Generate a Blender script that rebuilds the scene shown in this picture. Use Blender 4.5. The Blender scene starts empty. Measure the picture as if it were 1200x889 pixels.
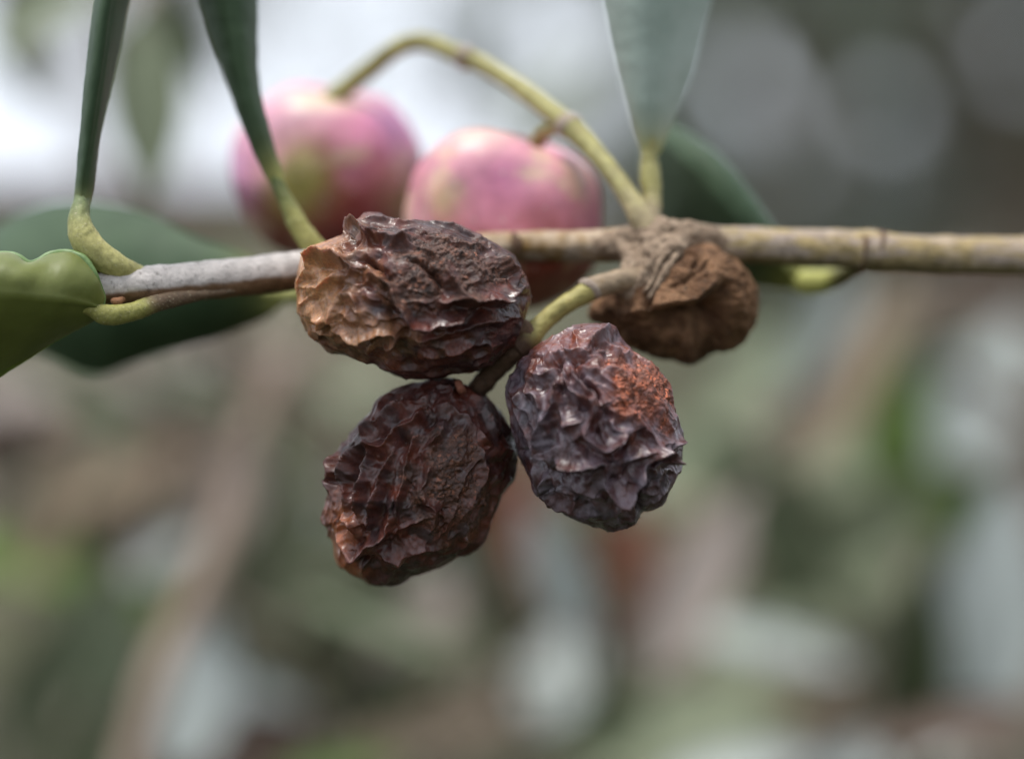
import bpy, bmesh, math, random
import numpy as np
from mathutils import Matrix, Vector
random.seed(7)
C = bpy.context.scene.collection
sc = bpy.context.scene

# ------------------------------------------------------------------ camera
FD = 155.0                         # focus distance, mm
PITCH = math.radians(-4.0)
CAM = np.array([0.0, 0.0, 1.25])
cam_d = bpy.data.cameras.new('camera'); cam = bpy.data.objects.new('camera', cam_d); C.objects.link(cam)
cam.location = CAM; cam.rotation_euler = (math.pi/2 + PITCH, 0, 0)
cam_d.sensor_width = 36; cam_d.lens = 90; cam_d.clip_start = 0.01; cam_d.clip_end = 2000
cam_d.dof.use_dof = True; cam_d.dof.focus_distance = (FD-2.6)/1000; cam_d.dof.aperture_fstop = 10.5
sc.camera = cam
RX = np.array([1.0, 0, 0]); FW = np.array([0, math.cos(PITCH), math.sin(PITCH)]); UP = np.array([0, -math.sin(PITCH), math.cos(PITCH)])

# ------------------------------------------------------------------ sky, sun, exposure
SUN_EL, SUN_AZ = math.radians(78), math.radians(-100)     # azimuth from +Y (view direction) towards +X
w = bpy.data.worlds.new('World'); sc.world = w; w.use_nodes = True
nt = w.node_tree; nt.nodes.clear()
sky = nt.nodes.new('ShaderNodeTexSky'); sky.sky_type = 'NISHITA'; sky.sun_disc = False
sky.sun_elevation = SUN_EL; sky.sun_rotation = SUN_AZ; sky.dust_density = 3.0; sky.air_density = 1.0; sky.ozone_density = 1.0
bg = nt.nodes.new('ShaderNodeBackground'); bg.inputs['Strength'].default_value = 0.15
tcw = nt.nodes.new('ShaderNodeTexCoord'); cn = nt.nodes.new('ShaderNodeTexNoise'); cn.inputs['Scale'].default_value = 3.0; cn.inputs['Detail'].default_value = 5
nt.links.new(tcw.outputs['Generated'], cn.inputs['Vector'])
cr = nt.nodes.new('ShaderNodeValToRGB'); cr.color_ramp.elements[0].position = .25; cr.color_ramp.elements[0].color = (.7, .7, .7, 1); cr.color_ramp.elements[1].position = .6
nt.links.new(cn.outputs['Fac'], cr.inputs[0])
hs = nt.nodes.new('ShaderNodeMix'); hs.data_type = 'RGBA'; nt.links.new(cr.outputs[0], hs.inputs[0])      # bright even cloud over the clear sky
hs.inputs[7].default_value = (6.0, 6.4, 7.1, 1)
wo = nt.nodes.new('ShaderNodeOutputWorld')
nt.links.new(sky.outputs[0], hs.inputs[6]); nt.links.new(hs.outputs[2], bg.inputs[0]); nt.links.new(bg.outputs[0], wo.inputs[0])
sl = bpy.data.lights.new('sun', 'SUN'); sl.energy = 2.4; sl.angle = math.radians(16); sl.color = (1.0, 0.96, 0.9)
so = bpy.data.objects.new('sun', sl); C.objects.link(so)
sd = Vector((math.cos(SUN_EL)*math.sin(SUN_AZ), math.cos(SUN_EL)*math.cos(SUN_AZ), math.sin(SUN_EL)))
so.rotation_euler = sd.to_track_quat('Z', 'Y').to_euler(); so.location = (0, 0, 5)
sc.view_settings.view_transform = 'Standard'; sc.view_settings.look = 'None'; sc.view_settings.gamma = 1
sc.view_settings.use_curve_mapping = False; sc.view_settings.exposure = 0.5
sc.render.engine = 'CYCLES'; sc.cycles.use_denoising = True
sc.cycles.max_bounces = 8; sc.cycles.transparent_max_bounces = 4

# ------------------------------------------------------------------ numeric helpers
def pscale(d): return (FD + d)/FD*62.0/1200.0          # mm per picture unit at depth d behind the focus plane
def W(px, py, d):                                        # point in metres
    s = pscale(d)
    return CAM + (RX*((px-600)*s) + UP*(-(py-444.5)*s) + FW*(FD+d))*0.001
rs_ = np.random.RandomState(3)
PERM = np.concatenate([rs_.permutation(256)]*3); GR = rs_.normal(size=(256, 3)); GR /= np.linalg.norm(GR, axis=1)[:, None]
def perlin(p, seed=0):
    p = np.asarray(p, float) + seed*17.31
    i = np.floor(p).astype(int); f = p - i; i &= 255
    u = f*f*f*(f*(f*6-15)+10)
    def g(dx, dy, dz):
        h = PERM[PERM[PERM[i[:, 0]+dx]+i[:, 1]+dy]+i[:, 2]+dz]
        return (GR[h]*(f-np.array([dx, dy, dz]))).sum(1)
    def lp(a, b, t): return a+(b-a)*t
    return 1.6*lp(lp(lp(g(0,0,0), g(1,0,0), u[:,0]), lp(g(0,1,0), g(1,1,0), u[:,0]), u[:,1]),
              lp(lp(g(0,0,1), g(1,0,1), u[:,0]), lp(g(0,1,1), g(1,1,1), u[:,0]), u[:,1]), u[:,2])
RND = rs_.uniform(0, 1, (256, 3))
def worley(p, seed=0):
    p = np.asarray(p, float)+seed*13.7; i = np.floor(p).astype(int); F1 = np.full(len(p), 9.); F2 = F1.copy()
    for dx in (-1, 0, 1):
        for dy in (-1, 0, 1):
            for dz in (-1, 0, 1):
                c = i+np.array([dx, dy, dz]); h = PERM[PERM[PERM[c[:, 0] & 255]+(c[:, 1] & 255)]+(c[:, 2] & 255)]
                d = np.linalg.norm(c+RND[h]-p, axis=1); F2 = np.minimum(F2, np.maximum(F1, d)); F1 = np.minimum(F1, d)
    return F1, F2
def fbm(p, seed=0, o=4, gain=.5):
    a, s = 1.0, 0
    for k in range(o): s = s + a*perlin(p*2**k, seed+k); a *= gain
    return s
def sst(a, b, x): t = np.clip((x-a)/(b-a), 0, 1); return t*t*(3-2*t)
def catmull(P, n):
    P = np.asarray(P, float); Q = np.vstack([2*P[0]-P[1], P, 2*P[-1]-P[-2]])
    t = np.linspace(0, len(P)-1-1e-9, n); k = t.astype(int); f = (t-k)[:, None]
    a, b, c, d = Q[k], Q[k+1], Q[k+2], Q[k+3]
    return .5*((2*b)+(c-a)*f+(2*a-5*b+4*c-d)*f**2+(3*b-a-3*c+d)*f**3)
def polydist(x, y, pl):
    best = np.full(x.shape, 1e9)
    for (x0, y0), (x1, y1) in zip(pl[:-1], pl[1:]):
        dx, dy = x1-x0, y1-y0; L = dx*dx+dy*dy+1e-9
        t = np.clip(((x-x0)*dx+(y-y0)*dy)/L, 0, 1)
        best = np.minimum(best, (x-x0-t*dx)**2+(y-y0-t*dy)**2)
    return np.sqrt(best)
def normals(v, f):
    a, b, c = v[f[:, 0]], v[f[:, 1]], v[f[:, 2]]; fn = np.cross(b-a, c-a); n = np.zeros_like(v)
    for k in range(3):
        for j in range(3): n[:, j] += np.bincount(f[:, k], fn[:, j], len(v))
    return n/(np.linalg.norm(n, axis=1)[:, None]+1e-20)
_ico = {}
def ico(n):
    if n not in _ico:
        bm = bmesh.new(); bmesh.ops.create_icosphere(bm, subdivisions=n, radius=1.0)
        me = bpy.data.meshes.new('tmp'); bm.to_mesh(me); bm.free()
        v = np.empty(len(me.vertices)*3); me.vertices.foreach_get('co', v)
        f = np.empty(len(me.loops), dtype=int); me.loops.foreach_get('vertex_index', f)
        bpy.data.meshes.remove(me); v = v.reshape(-1, 3); v /= np.linalg.norm(v, axis=1)[:, None]
        _ico[n] = (v, f.reshape(-1, 3))
    return _ico[n]
def make_mesh(name, v, f, mats, smooth=True, midx=None, cols=None):
    me = bpy.data.meshes.new(name); f = np.asarray(f); k = f.shape[1]
    me.vertices.add(len(v)); me.vertices.foreach_set('co', np.asarray(v, np.float32).ravel())
    me.loops.add(f.size); me.loops.foreach_set('vertex_index', f.ravel().astype(np.int32))
    me.polygons.add(len(f)); me.polygons.foreach_set('loop_start', np.arange(0, f.size, k, dtype=np.int32))
    me.polygons.foreach_set('use_smooth', np.full(len(f), smooth))
    if midx is not None: me.polygons.foreach_set('material_index', np.asarray(midx, np.int32))
    for m in (mats if isinstance(mats, (list, tuple)) else [mats]): me.materials.append(m)
    me.update(calc_edges=True); me.validate()
    for nm, c in (cols or {}).items():
        at = me.attributes.new(nm, 'FLOAT_COLOR', 'POINT')
        at.data.foreach_set('color', np.hstack([c, np.ones((len(c), 1))]).astype(np.float32).ravel())
    return me
def tag(o, label=None, cat=None, group=None, kind=None):
    for k, x in (('label', label), ('category', cat), ('group', group), ('kind', kind)):
        if x: o[k] = x
    return o
def link(name, me, parent=None, loc=None):
    o = bpy.data.objects.new(name, me); C.objects.link(o)
    if loc is not None: o.location = loc
    if parent: o.parent = parent
    return o
def part(name, v, f, mats, root, **kw):
    """v in world metres; stored relative to the root (roots carry a plain translation)"""
    base = np.array(root.location); p = root
    while p.parent: p = p.parent; base = base+np.array(p.location)
    return link(name, make_mesh(name, np.asarray(v)-base, f, mats, **kw), root)
def empty(name, loc):
    o = bpy.data.objects.new(name, None); C.objects.link(o); o.location = loc; o.empty_display_size = .005; return o

# ------------------------------------------------------------------ materials
class MB:
    def __init__(s, name):
        s.m = bpy.data.materials.new(name); s.m.use_nodes = True; s.t = s.m.node_tree; s.b = s.t.nodes['Principled BSDF']
        tc = s.n('ShaderNodeTexCoord'); v = s.n('ShaderNodeVectorMath', operation='SCALE'); v.inputs['Scale'].default_value = 1000
        s.l(tc.outputs['Object'], v.inputs[0]); s.co = v.outputs[0]        # object space in millimetres
    def n(s, t, **k):
        x = s.t.nodes.new(t)
        for a, b in k.items(): setattr(x, a, b)
        return x
    def l(s, a, b): s.t.links.new(a, b)
    def noise(s, sc_, det=3, rough=.55, dist=0, vec=None):
        x = s.n('ShaderNodeTexNoise'); x.inputs['Scale'].default_value = sc_; x.inputs['Detail'].default_value = det
        x.inputs['Roughness'].default_value = rough; x.inputs['Distortion'].default_value = dist
        s.l(vec or s.co, x.inputs['Vector']); return x.outputs['Fac']
    def vor(s, sc_, feat='F1'):
        x = s.n('ShaderNodeTexVoronoi'); x.feature = feat; x.inputs['Scale'].default_value = sc_; s.l(s.co, x.inputs['Vector']); return x.outputs['Distance']
    def ramp(s, fac, stops):
        x = s.n('ShaderNodeValToRGB'); e = x.color_ramp.elements
        while len(e) < len(stops): e.new(.5)
        for k, (p, c) in enumerate(stops):
            e[k].position = p; e[k].color = (*c, 1) if isinstance(c, tuple) else (c, c, c, 1)
        s.l(fac, x.inputs[0]); return x.outputs[0]
    def mix(s, fac, a, b, mode='MIX'):
        x = s.n('ShaderNodeMix'); x.data_type = 'RGBA'; x.blend_type = mode
        for i, v in ((0, fac), (6, a), (7, b)):
            if isinstance(v, (int, float)): x.inputs[i].default_value = v
            elif isinstance(v, tuple): x.inputs[i].default_value = (*v, 1)
            else: s.l(v, x.inputs[i])
        return x.outputs[2]
    def attr(s, nm): x = s.n('ShaderNodeAttribute'); x.attribute_name = nm; return x.outputs['Color']
    def math(s, op, a, b=0):
        x = s.n('ShaderNodeMath', operation=op)
        for i, v in ((0, a), (1, b)):
            if isinstance(v, (int, float)): x.inputs[i].default_value = v
            else: s.l(v, x.inputs[i])
        return x.outputs[0]
    def bump(s, h, dist, strength=1.0):
        x = s.n('ShaderNodeBump'); x.inputs['Distance'].default_value = dist*.001; x.inputs['Strength'].default_value = strength
        s.l(h, x.inputs['Height']); s.l(x.outputs[0], s.b.inputs['Normal'])
    def set(s, **k):
        for a, v in k.items():
            i = s.b.inputs[a.replace('_', ' ')]
            if isinstance(v, (int, float)): i.default_value = v
            elif isinstance(v, tuple): i.default_value = (*v, 1) if i.type == 'RGBA' else v
            else: s.l(v, i)
        return s

def m_dried():
    m = MB('dried_olive_skin'); col = m.attr('col'); z = m.n('ShaderNodeSeparateColor'); m.l(m.attr('zone'), z.inputs[0])
    crust, orange = z.outputs[0], z.outputs[1]
    g = m.noise(5.5, 4, .65); fine = m.noise(14, 3, .6)
    c = m.mix(.85, col, m.ramp(g, [(.25, .5), (.5, 1.0), (.75, 1.5)]), 'MULTIPLY')
    bl = m.ramp(m.noise(1.1, 3, .6, .4), [(.42, 0), (.64, .5)])
    c = m.mix(m.math('MULTIPLY', bl, m.math('MULTIPLY', z.outputs[2], m.math('SUBTRACT', 1, crust))), c, (.235, .20, .235))
    vx = m.n('ShaderNodeTexVoronoi'); vx.inputs['Scale'].default_value = 5.2; m.l(m.co, vx.inputs['Vector'])
    sv = m.n('ShaderNodeSeparateColor'); m.l(vx.outputs['Color'], sv.inputs[0])
    gcol = m.ramp(sv.outputs[0], [(.0, .35), (.5, .8), (.8, 1.3), (.92, 2.2), (.98, 4.0)])
    c = m.mix(m.math('MULTIPLY', crust, m.ramp(m.noise(.9, 3), [(.35, .25), (.65, .9)])), c, m.mix(1.0, c, gcol, 'MULTIPLY'))
    m.set(Base_Color=c, Roughness=m.math('ADD', m.ramp(m.noise(1.6, 3), [(.35, .27), (.65, .5)]), m.math('MULTIPLY', crust, .2)), Specular_IOR_Level=.55,
          Subsurface_Weight=m.math('MULTIPLY', orange, .35), Subsurface_Scale=.0006, Subsurface_Radius=(1, .35, .12))
    m.bump(m.math('MULTIPLY', m.math('ADD', g, m.math('MULTIPLY', fine, .5)), m.math('ADD', .2, crust)), .07, .7); return m.m
def m_pink():
    m = MB('ripening_olive_skin'); col = m.attr('col')
    c = m.mix(.6, col, m.ramp(m.noise(.7, 4, .6), [(.3, .75), (.5, 1.0), (.7, 1.25)]), 'MULTIPLY')
    sp = m.ramp(m.vor(1.1), [(.10, 1), (.2, 0)])
    c = m.mix(m.math('MULTIPLY', sp, .5), c, (.66, .52, .45))
    m.set(Base_Color=c, Roughness=.42, Specular_IOR_Level=.4, Subsurface_Weight=.15, Subsurface_Scale=.001, Subsurface_Radius=(1, .4, .25))
    m.bump(m.noise(2.5, 3), .03, .5); return m.m
def m_wood(name, stops, scale=2.0, spots=(.05, .04, .03), spot=.3, rough=.75, bump=.06, attr=False):
    m = MB(name); n = m.noise(scale, 5, .65, .3)
    c = m.ramp(n, stops)
    if attr: c = m.mix(1.0, m.attr('col'), m.ramp(n, [(.2, .6), (.5, 1.0), (.8, 1.4)]), 'MULTIPLY')
    s = m.ramp(m.noise(scale*2.2, 2, .5), [(.60, 0), (.72, 1)])
    c = m.mix(m.math('MULTIPLY', s, spot), c, spots)
    m.set(Base_Color=c, Roughness=rough, Specular_IOR_Level=.25); m.bump(m.noise(scale*3, 5, .7), bump, .8); return m.m
def m_leaf(name, a, b, vein=None, rough=.5, speck=0.0, trans=.0, scale=.35, spec=.4, base=False):
    m = MB(name); n = m.noise(scale, 4, .6, .3); c = m.ramp(n, [(.3, a), (.7, b)])
    if base: c = m.mix(m.attr('bas'), c, (.34, .33, .10))
    if speck:
        s = m.ramp(m.noise(4.5, 2, .5), [(.60, 0), (.68, 1)]); c = m.mix(m.math('MULTIPLY', s, speck), c, (.42, .44, .38))
    m.set(Base_Color=c, Roughness=rough, Specular_IOR_Level=spec, Subsurface_Weight=trans, Subsurface_Scale=.0005, Subsurface_Radius=(.6, 1, .2))
    m.bump(m.noise(3, 3), .03, .5); return m.m

M = dict(
    dried=m_dried(), pink=m_pink(),
    gall=m_wood('gall_cork', [(.3, (.15, .075, .035)), (.7, (.36, .19, .10))], 1.6, attr=True, spot=.6, rough=.85, bump=.16),
    bark=m_wood('grey_bark', [(.3, (.33, .28, .25)), (.7, (.5, .46, .43))], 1.5, attr=True, spot=.45, rough=.75, bump=.09),
    node=m_wood('node_bark', [(.3, (.15, .10, .065)), (.7, (.36, .27, .19))], 1.8, spot=.5, rough=.8),
    stalk=m_wood('green_stalk', [(.3, (.30, .29, .09)), (.7, (.46, .43, .18))], 1.0, (.25, .16, .06), .35, .55, .03, attr=True),
    drystalk=m_wood('dry_stalk', [(.3, (.06, .035, .02)), (.7, (.17, .10, .06))], 2.0, spot=.4, rough=.7),
    petiole=m_wood('petiole_skin', [(.3, (.27, .27, .07)), (.7, (.45, .42, .17))], 3.2, (.52, .48, .32), .45, .55, .03, attr=True),
    bud=m_wood('bud_scales', [(.3, (.16, .075, .035)), (.7, (.26, .13, .065))], 2.0, spot=.1),
    leaf_top=m_leaf('leaf_upper_side', base=True, a=(.055, .082, .058), b=(.09, .122, .088), speck=.35, rough=.55),
    leaf_dark=m_leaf('leaf_dark_side', base=True, a=(.032, .058, .028), b=(.05, .085, .042), rough=.62, spec=.25),
    leaf_pale=m_leaf('leaf_pale_underside', base=True, a=(.26, .33, .28), b=(.36, .42, .37), rough=.6, speck=.3, scale=.25),
    leaf_yellow=m_leaf('leaf_yellow_green_side', (.10, .12, .022), (.14, .16, .035), rough=.5, trans=.2),
    leaf_fresh=m_leaf('leaf_fresh_margin', (.10, .17, .05), (.15, .24, .08), rough=.45),
    b_silver=m_leaf('silver_leaf', (.33, .37, .34), (.48, .51, .49), rough=.6, scale=.1),
    b_mid=m_leaf('grey_green_leaf', (.125, .155, .085), (.20, .225, .14), rough=.6, scale=.1),
    b_dark=m_leaf('dark_green_leaf', (.03, .04, .016), (.065, .08, .032), rough=.5, scale=.1),
    b_tan=m_leaf('dry_tan_leaf', (.20, .15, .10), (.30, .23, .15), rough=.75, scale=.1),
    b_pink=m_leaf('dry_pinkish_leaf', (.20, .165, .14), (.32, .275, .245), rough=.75, scale=.1),
    b_red=m_leaf('red_brown_leaf', (.16, .055, .03), (.27, .10, .06), rough=.7, scale=.1),
    b_brown=m_leaf('dark_brown_leaf', (.05, .03, .02), (.10, .065, .045), rough=.7, scale=.1),
    b_green=m_leaf('bright_green_leaf', (.10, .17, .03), (.16, .24, .05), rough=.5, scale=.1),
    b_stem=m_wood('dull_twig_bark', [(.3, (.22, .17, .13)), (.7, (.38, .31, .25))], .6, rough=.8),
    b_tanstem=m_wood('tan_twig_bark', [(.3, (.22, .16, .12)), (.7, (.36, .28, .22))], .4, spot=.1, rough=.8),
)

# ------------------------------------------------------------------ ground
def m_ground():
    m = MB('ground_soil'); n = m.noise(.012, 6, .65); c = m.ramp(n, [(.3, (.04, .03, .02)), (.5, (.07, .055, .04)), (.7, (.11, .09, .065))])
    g = m.ramp(m.noise(.004, 4, .6), [(.48, 0), (.6, .7)]); c = m.mix(g, c, (.08, .12, .04))
    m.set(Base_Color=c, Roughness=.95, Specular_IOR_Level=.1); m.bump(m.noise(.05, 4), 10, 1); return m.m
n_ = 121; gx = np.sinh(np.linspace(-6, 6, n_))/np.sinh(6)*900
X, Y = np.meshgrid(gx, gx+0.0); r = np.hypot(X, Y)
Zg = .05*perlin(np.c_[X.ravel()*.6, Y.ravel()*.6, X.ravel()*0], 5).reshape(X.shape)*np.clip(r/3, 0, 1)
idx = np.arange(n_*n_).reshape(n_, n_)
gf = np.c_[idx[:-1, :-1].ravel(), idx[:-1, 1:].ravel(), idx[1:, 1:].ravel(), idx[1:, :-1].ravel()]
g = link('ground', make_mesh('ground', np.c_[X.ravel(), Y.ravel(), Zg.ravel()], gf, m_ground()))
tag(g, 'bare earth and thin weeds far below the hanging twig', 'ground', kind='structure')

# ------------------------------------------------------------------ tube
def tube(pts, n=None, ring=28, noise=.0, nscale=1.2, seed=0, cap=True, warp=0, rough=0, ridge=None):
    """pts: (px, py, d, radius in picture units). returns v (world m), f, t (0..1 per vertex), ang, px coords"""
    P = np.array([W(a, b, c) for a, b, c, _ in pts]); R = np.array([r_*pscale(c) for _, _, c, r_ in pts])*.001
    L = np.linalg.norm(np.diff(P, axis=0), axis=1).sum()
    if n is None: n = int(np.clip(L/(R.mean()*2*math.pi/ring), 12, 400))
    Q = catmull(np.c_[P, R], n); cen, rad = Q[:, :3], np.maximum(Q[:, 3], 1e-6)
    T = np.gradient(cen, axis=0); T /= np.linalg.norm(T, axis=1)[:, None]
    a = -FW - T[0]*np.dot(-FW, T[0])
    if np.linalg.norm(a) < .2: a = UP - T[0]*np.dot(UP, T[0])
    a /= np.linalg.norm(a); A = []
    for k in range(n): a = a-T[k]*np.dot(a, T[k]); a = a/np.linalg.norm(a); A.append(a)
    A = np.array(A); B = np.cross(T, A)
    ph = np.linspace(0, 2*math.pi, ring, endpoint=False)
    rr = np.ones((n, ring))*rad[:, None]
    if ridge is not None: rr = rr*(1+ridge[1]*np.exp(-((np.angle(np.exp(1j*(ph-ridge[0]))))/.25)**2))[None, :]
    v = cen[:, None]+rr[..., None]*(np.cos(ph)[None, :, None]*A[:, None]+np.sin(ph)[None, :, None]*B[:, None])
    nrm = (v-cen[:, None]).reshape(-1, 3); nrm /= np.linalg.norm(nrm, axis=1)[:, None]
    v = v.reshape(-1, 3)
    if noise: v = v+nrm*(fbm(v*1000*nscale, seed, 4)*noise*.001)[:, None]
    if rough: v = v+nrm*(fbm(v*1000*nscale*5, seed+9, 3)*rough*.001)[:, None]
    i = np.arange(n*ring).reshape(n, ring); j = np.roll(i, -1, 1)
    f = np.c_[i[:-1].ravel(), j[:-1].ravel(), j[1:].ravel(), i[1:].ravel()]
    t = np.repeat(np.linspace(0, 1, n), ring)
    if cap:
        v = np.vstack([v, cen[0]-T[0]*rad[0]*.5, cen[-1]+T[-1]*rad[-1]*.5]); t = np.r_[t, 0, 1]
        c0, c1 = n*ring, n*ring+1
        f = np.vstack([f, np.c_[j[0], i[0], np.full(ring, c0), np.full(ring, c0)][:, [0, 1, 2, 2]], np.c_[i[-1], j[-1], np.full(ring, c1), np.full(ring, c1)][:, [0, 1, 2, 2]]])
    return v, f, t
def quads_ok(f):
    """split degenerate cap quads into triangles-only arrays"""
    tri = f[:, 2] == f[:, 3]
    q = f[~tri]; return np.vstack([q[:, [0, 1, 2]], q[:, [0, 2, 3]], f[tri][:, :3]])
def tube_part(name, pts, mat, root, col=None, **kw):
    v, f, t = tube(pts, **kw); cols = None
    if col is not None: cols = {'col': col(v, t)*(.86 if name == 'petiole' else 1)}
    return part(name, v, quads_ok(f), mat, root, cols=cols)
def join(parts):
    V, F, o = [], [], 0
    for v, f in parts: V.append(v); F.append(f+o); o += len(v)
    return np.vstack(V), np.vstack(F)
def fuse(parts, voxel, smooth=4):
    v, f = join(parts); me = make_mesh('tmp', v*1000-np.mean(v*1000, 0), f, []); o = bpy.data.objects.new('tmp', me); C.objects.link(o)
    m = o.modifiers.new('r', 'REMESH'); m.mode = 'VOXEL'; m.voxel_size = voxel
    m2 = o.modifiers.new('s', 'SMOOTH'); m2.factor = .5; m2.iterations = smooth
    e = o.evaluated_get(bpy.context.evaluated_depsgraph_get()); me2 = e.to_mesh(); me2.calc_loop_triangles()
    vv = np.empty(len(me2.vertices)*3); me2.vertices.foreach_get('co', vv); ff = np.empty(len(me2.loop_triangles)*3, np.int32); me2.loop_triangles.foreach_get('vertices', ff)
    e.to_mesh_clear(); bpy.data.objects.remove(o); bpy.data.meshes.remove(me)
    return (vv.reshape(-1, 3)+np.mean(v*1000, 0))*.001, ff.reshape(-1, 3)
def topx(v):                                             # world metres -> picture coordinates
    q = (v-CAM)*1000; z = q@FW; s = z/FD*62/1200
    return q@RX/s+600, 444.5-q@UP/s

# ------------------------------------------------------------------ traced solid bodies
def zz(pts, ox, oy, k): return [(ox+a/k, oy+b/k) for a, b in pts]
def body(sil, cen, d, depth, n, back=1.0):
    v, f = ico(n); s_mm = pscale(d)
    th = np.arctan2(v[:, 2], v[:, 0]); s = np.hypot(v[:, 0], v[:, 2])
    sx = np.array([p[0]-cen[0] for p in sil]); sy = np.array([cen[1]-p[1] for p in sil])
    a = np.arctan2(sy, sx); rr = np.hypot(sx, sy)*s_mm; o = np.argsort(a); a, rr = a[o], rr[o]
    grid = np.linspace(-math.pi, math.pi, 720, endpoint=False)
    rg = np.interp(grid, np.r_[a-2*math.pi, a, a+2*math.pi], np.r_[rr, rr, rr])
    F = np.fft.rfft(rg); k = np.arange(len(F))
    rd = np.fft.irfft(F*np.exp(-(k/45.)**2), 720); F2 = F.copy(); F2[5:] = 0; rsm = np.fft.irfft(F2, 720)
    ip = lambda arr: np.interp(th, np.r_[grid, math.pi], np.r_[arr, arr[0]])
    r_ = ip(rsm)+(ip(rd)-ip(rsm))*s**4
    Xc = r_*np.cos(th)*s; Zc = r_*np.sin(th)*s; Yc = v[:, 1]*depth*np.where(v[:, 1] > 0, back, 1)
    return np.c_[Xc, Yc, Zc], f, s, s_mm                # camera frame, mm (x right, y away, z up)
def to_world(loc, cen, d):
    return W(cen[0], cen[1], d)+(loc[:, :1]*RX+loc[:, 1:2]*FW+loc[:, 2:]*UP)*.001

def signed_dist(x, y, pl):
    best = np.full(x.shape, 1e18); sg = np.ones(x.shape)
    for (x0, y0), (x1, y1) in zip(pl[:-1], pl[1:]):
        dx, dy = x1-x0, y1-y0; L = dx*dx+dy*dy+1e-9
        t = np.clip(((x-x0)*dx+(y-y0)*dy)/L, 0, 1); ex, ey = x-x0-t*dx, y-y0-t*dy; d2 = ex*ex+ey*ey
        m = d2 < best; best = np.where(m, d2, best); cr = (dx*ey-dy*ex)*(1 if abs(dx) > .35*abs(dy) and dx > 0 or (abs(dx) <= .35*abs(dy) and dy < 0) else -1)
        sg = np.where(m, np.sign(cr), sg)
    return np.sqrt(best), sg                               # sign +1: below (or to the lee of) the fold
def ridges(px, py, lines, loc, seed, w0=3.5):
    wx = px+3.0*perlin(loc*1.1, seed)+1.5*perlin(loc*2.8, seed+1); wy = py+3.0*perlin(loc*1.1, seed+2)+1.5*perlin(loc*2.8, seed+3)
    H = np.zeros(len(px)); near = np.zeros(len(px))
    for pl, h in lines:
        pl = catmull(np.array(pl), max(8, len(pl)*4)); E = [tuple(q) for q in pl]
        dd, sg = signed_dist(wx, wy, E); var = np.clip(.85+.6*perlin(loc*.7, seed+5), .3, 1.4)
        dd = np.sqrt(dd*dd+.8)
        ends = np.clip(np.minimum(np.hypot(wx-E[0][0], wy-E[0][1]), np.hypot(wx-E[-1][0], wy-E[-1][1]))/14, .15, 1)
        if h > 0: w_ = np.where(sg > 0, w0*.75, w0*1.1); H += h*var*ends*(np.exp(-dd/w_)+.5*np.exp(-dd/1.6)-.45*(sg > 0)*np.exp(-((dd-3*w0)/(2.0*w0))**2)*(1-np.exp(-dd/4)))
        else: H += h*var*ends*np.exp(-(dd/(w0*.9))**2)
        near = np.maximum(near, np.exp(-(dd/(w0*4))**2))
    return H, near

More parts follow.
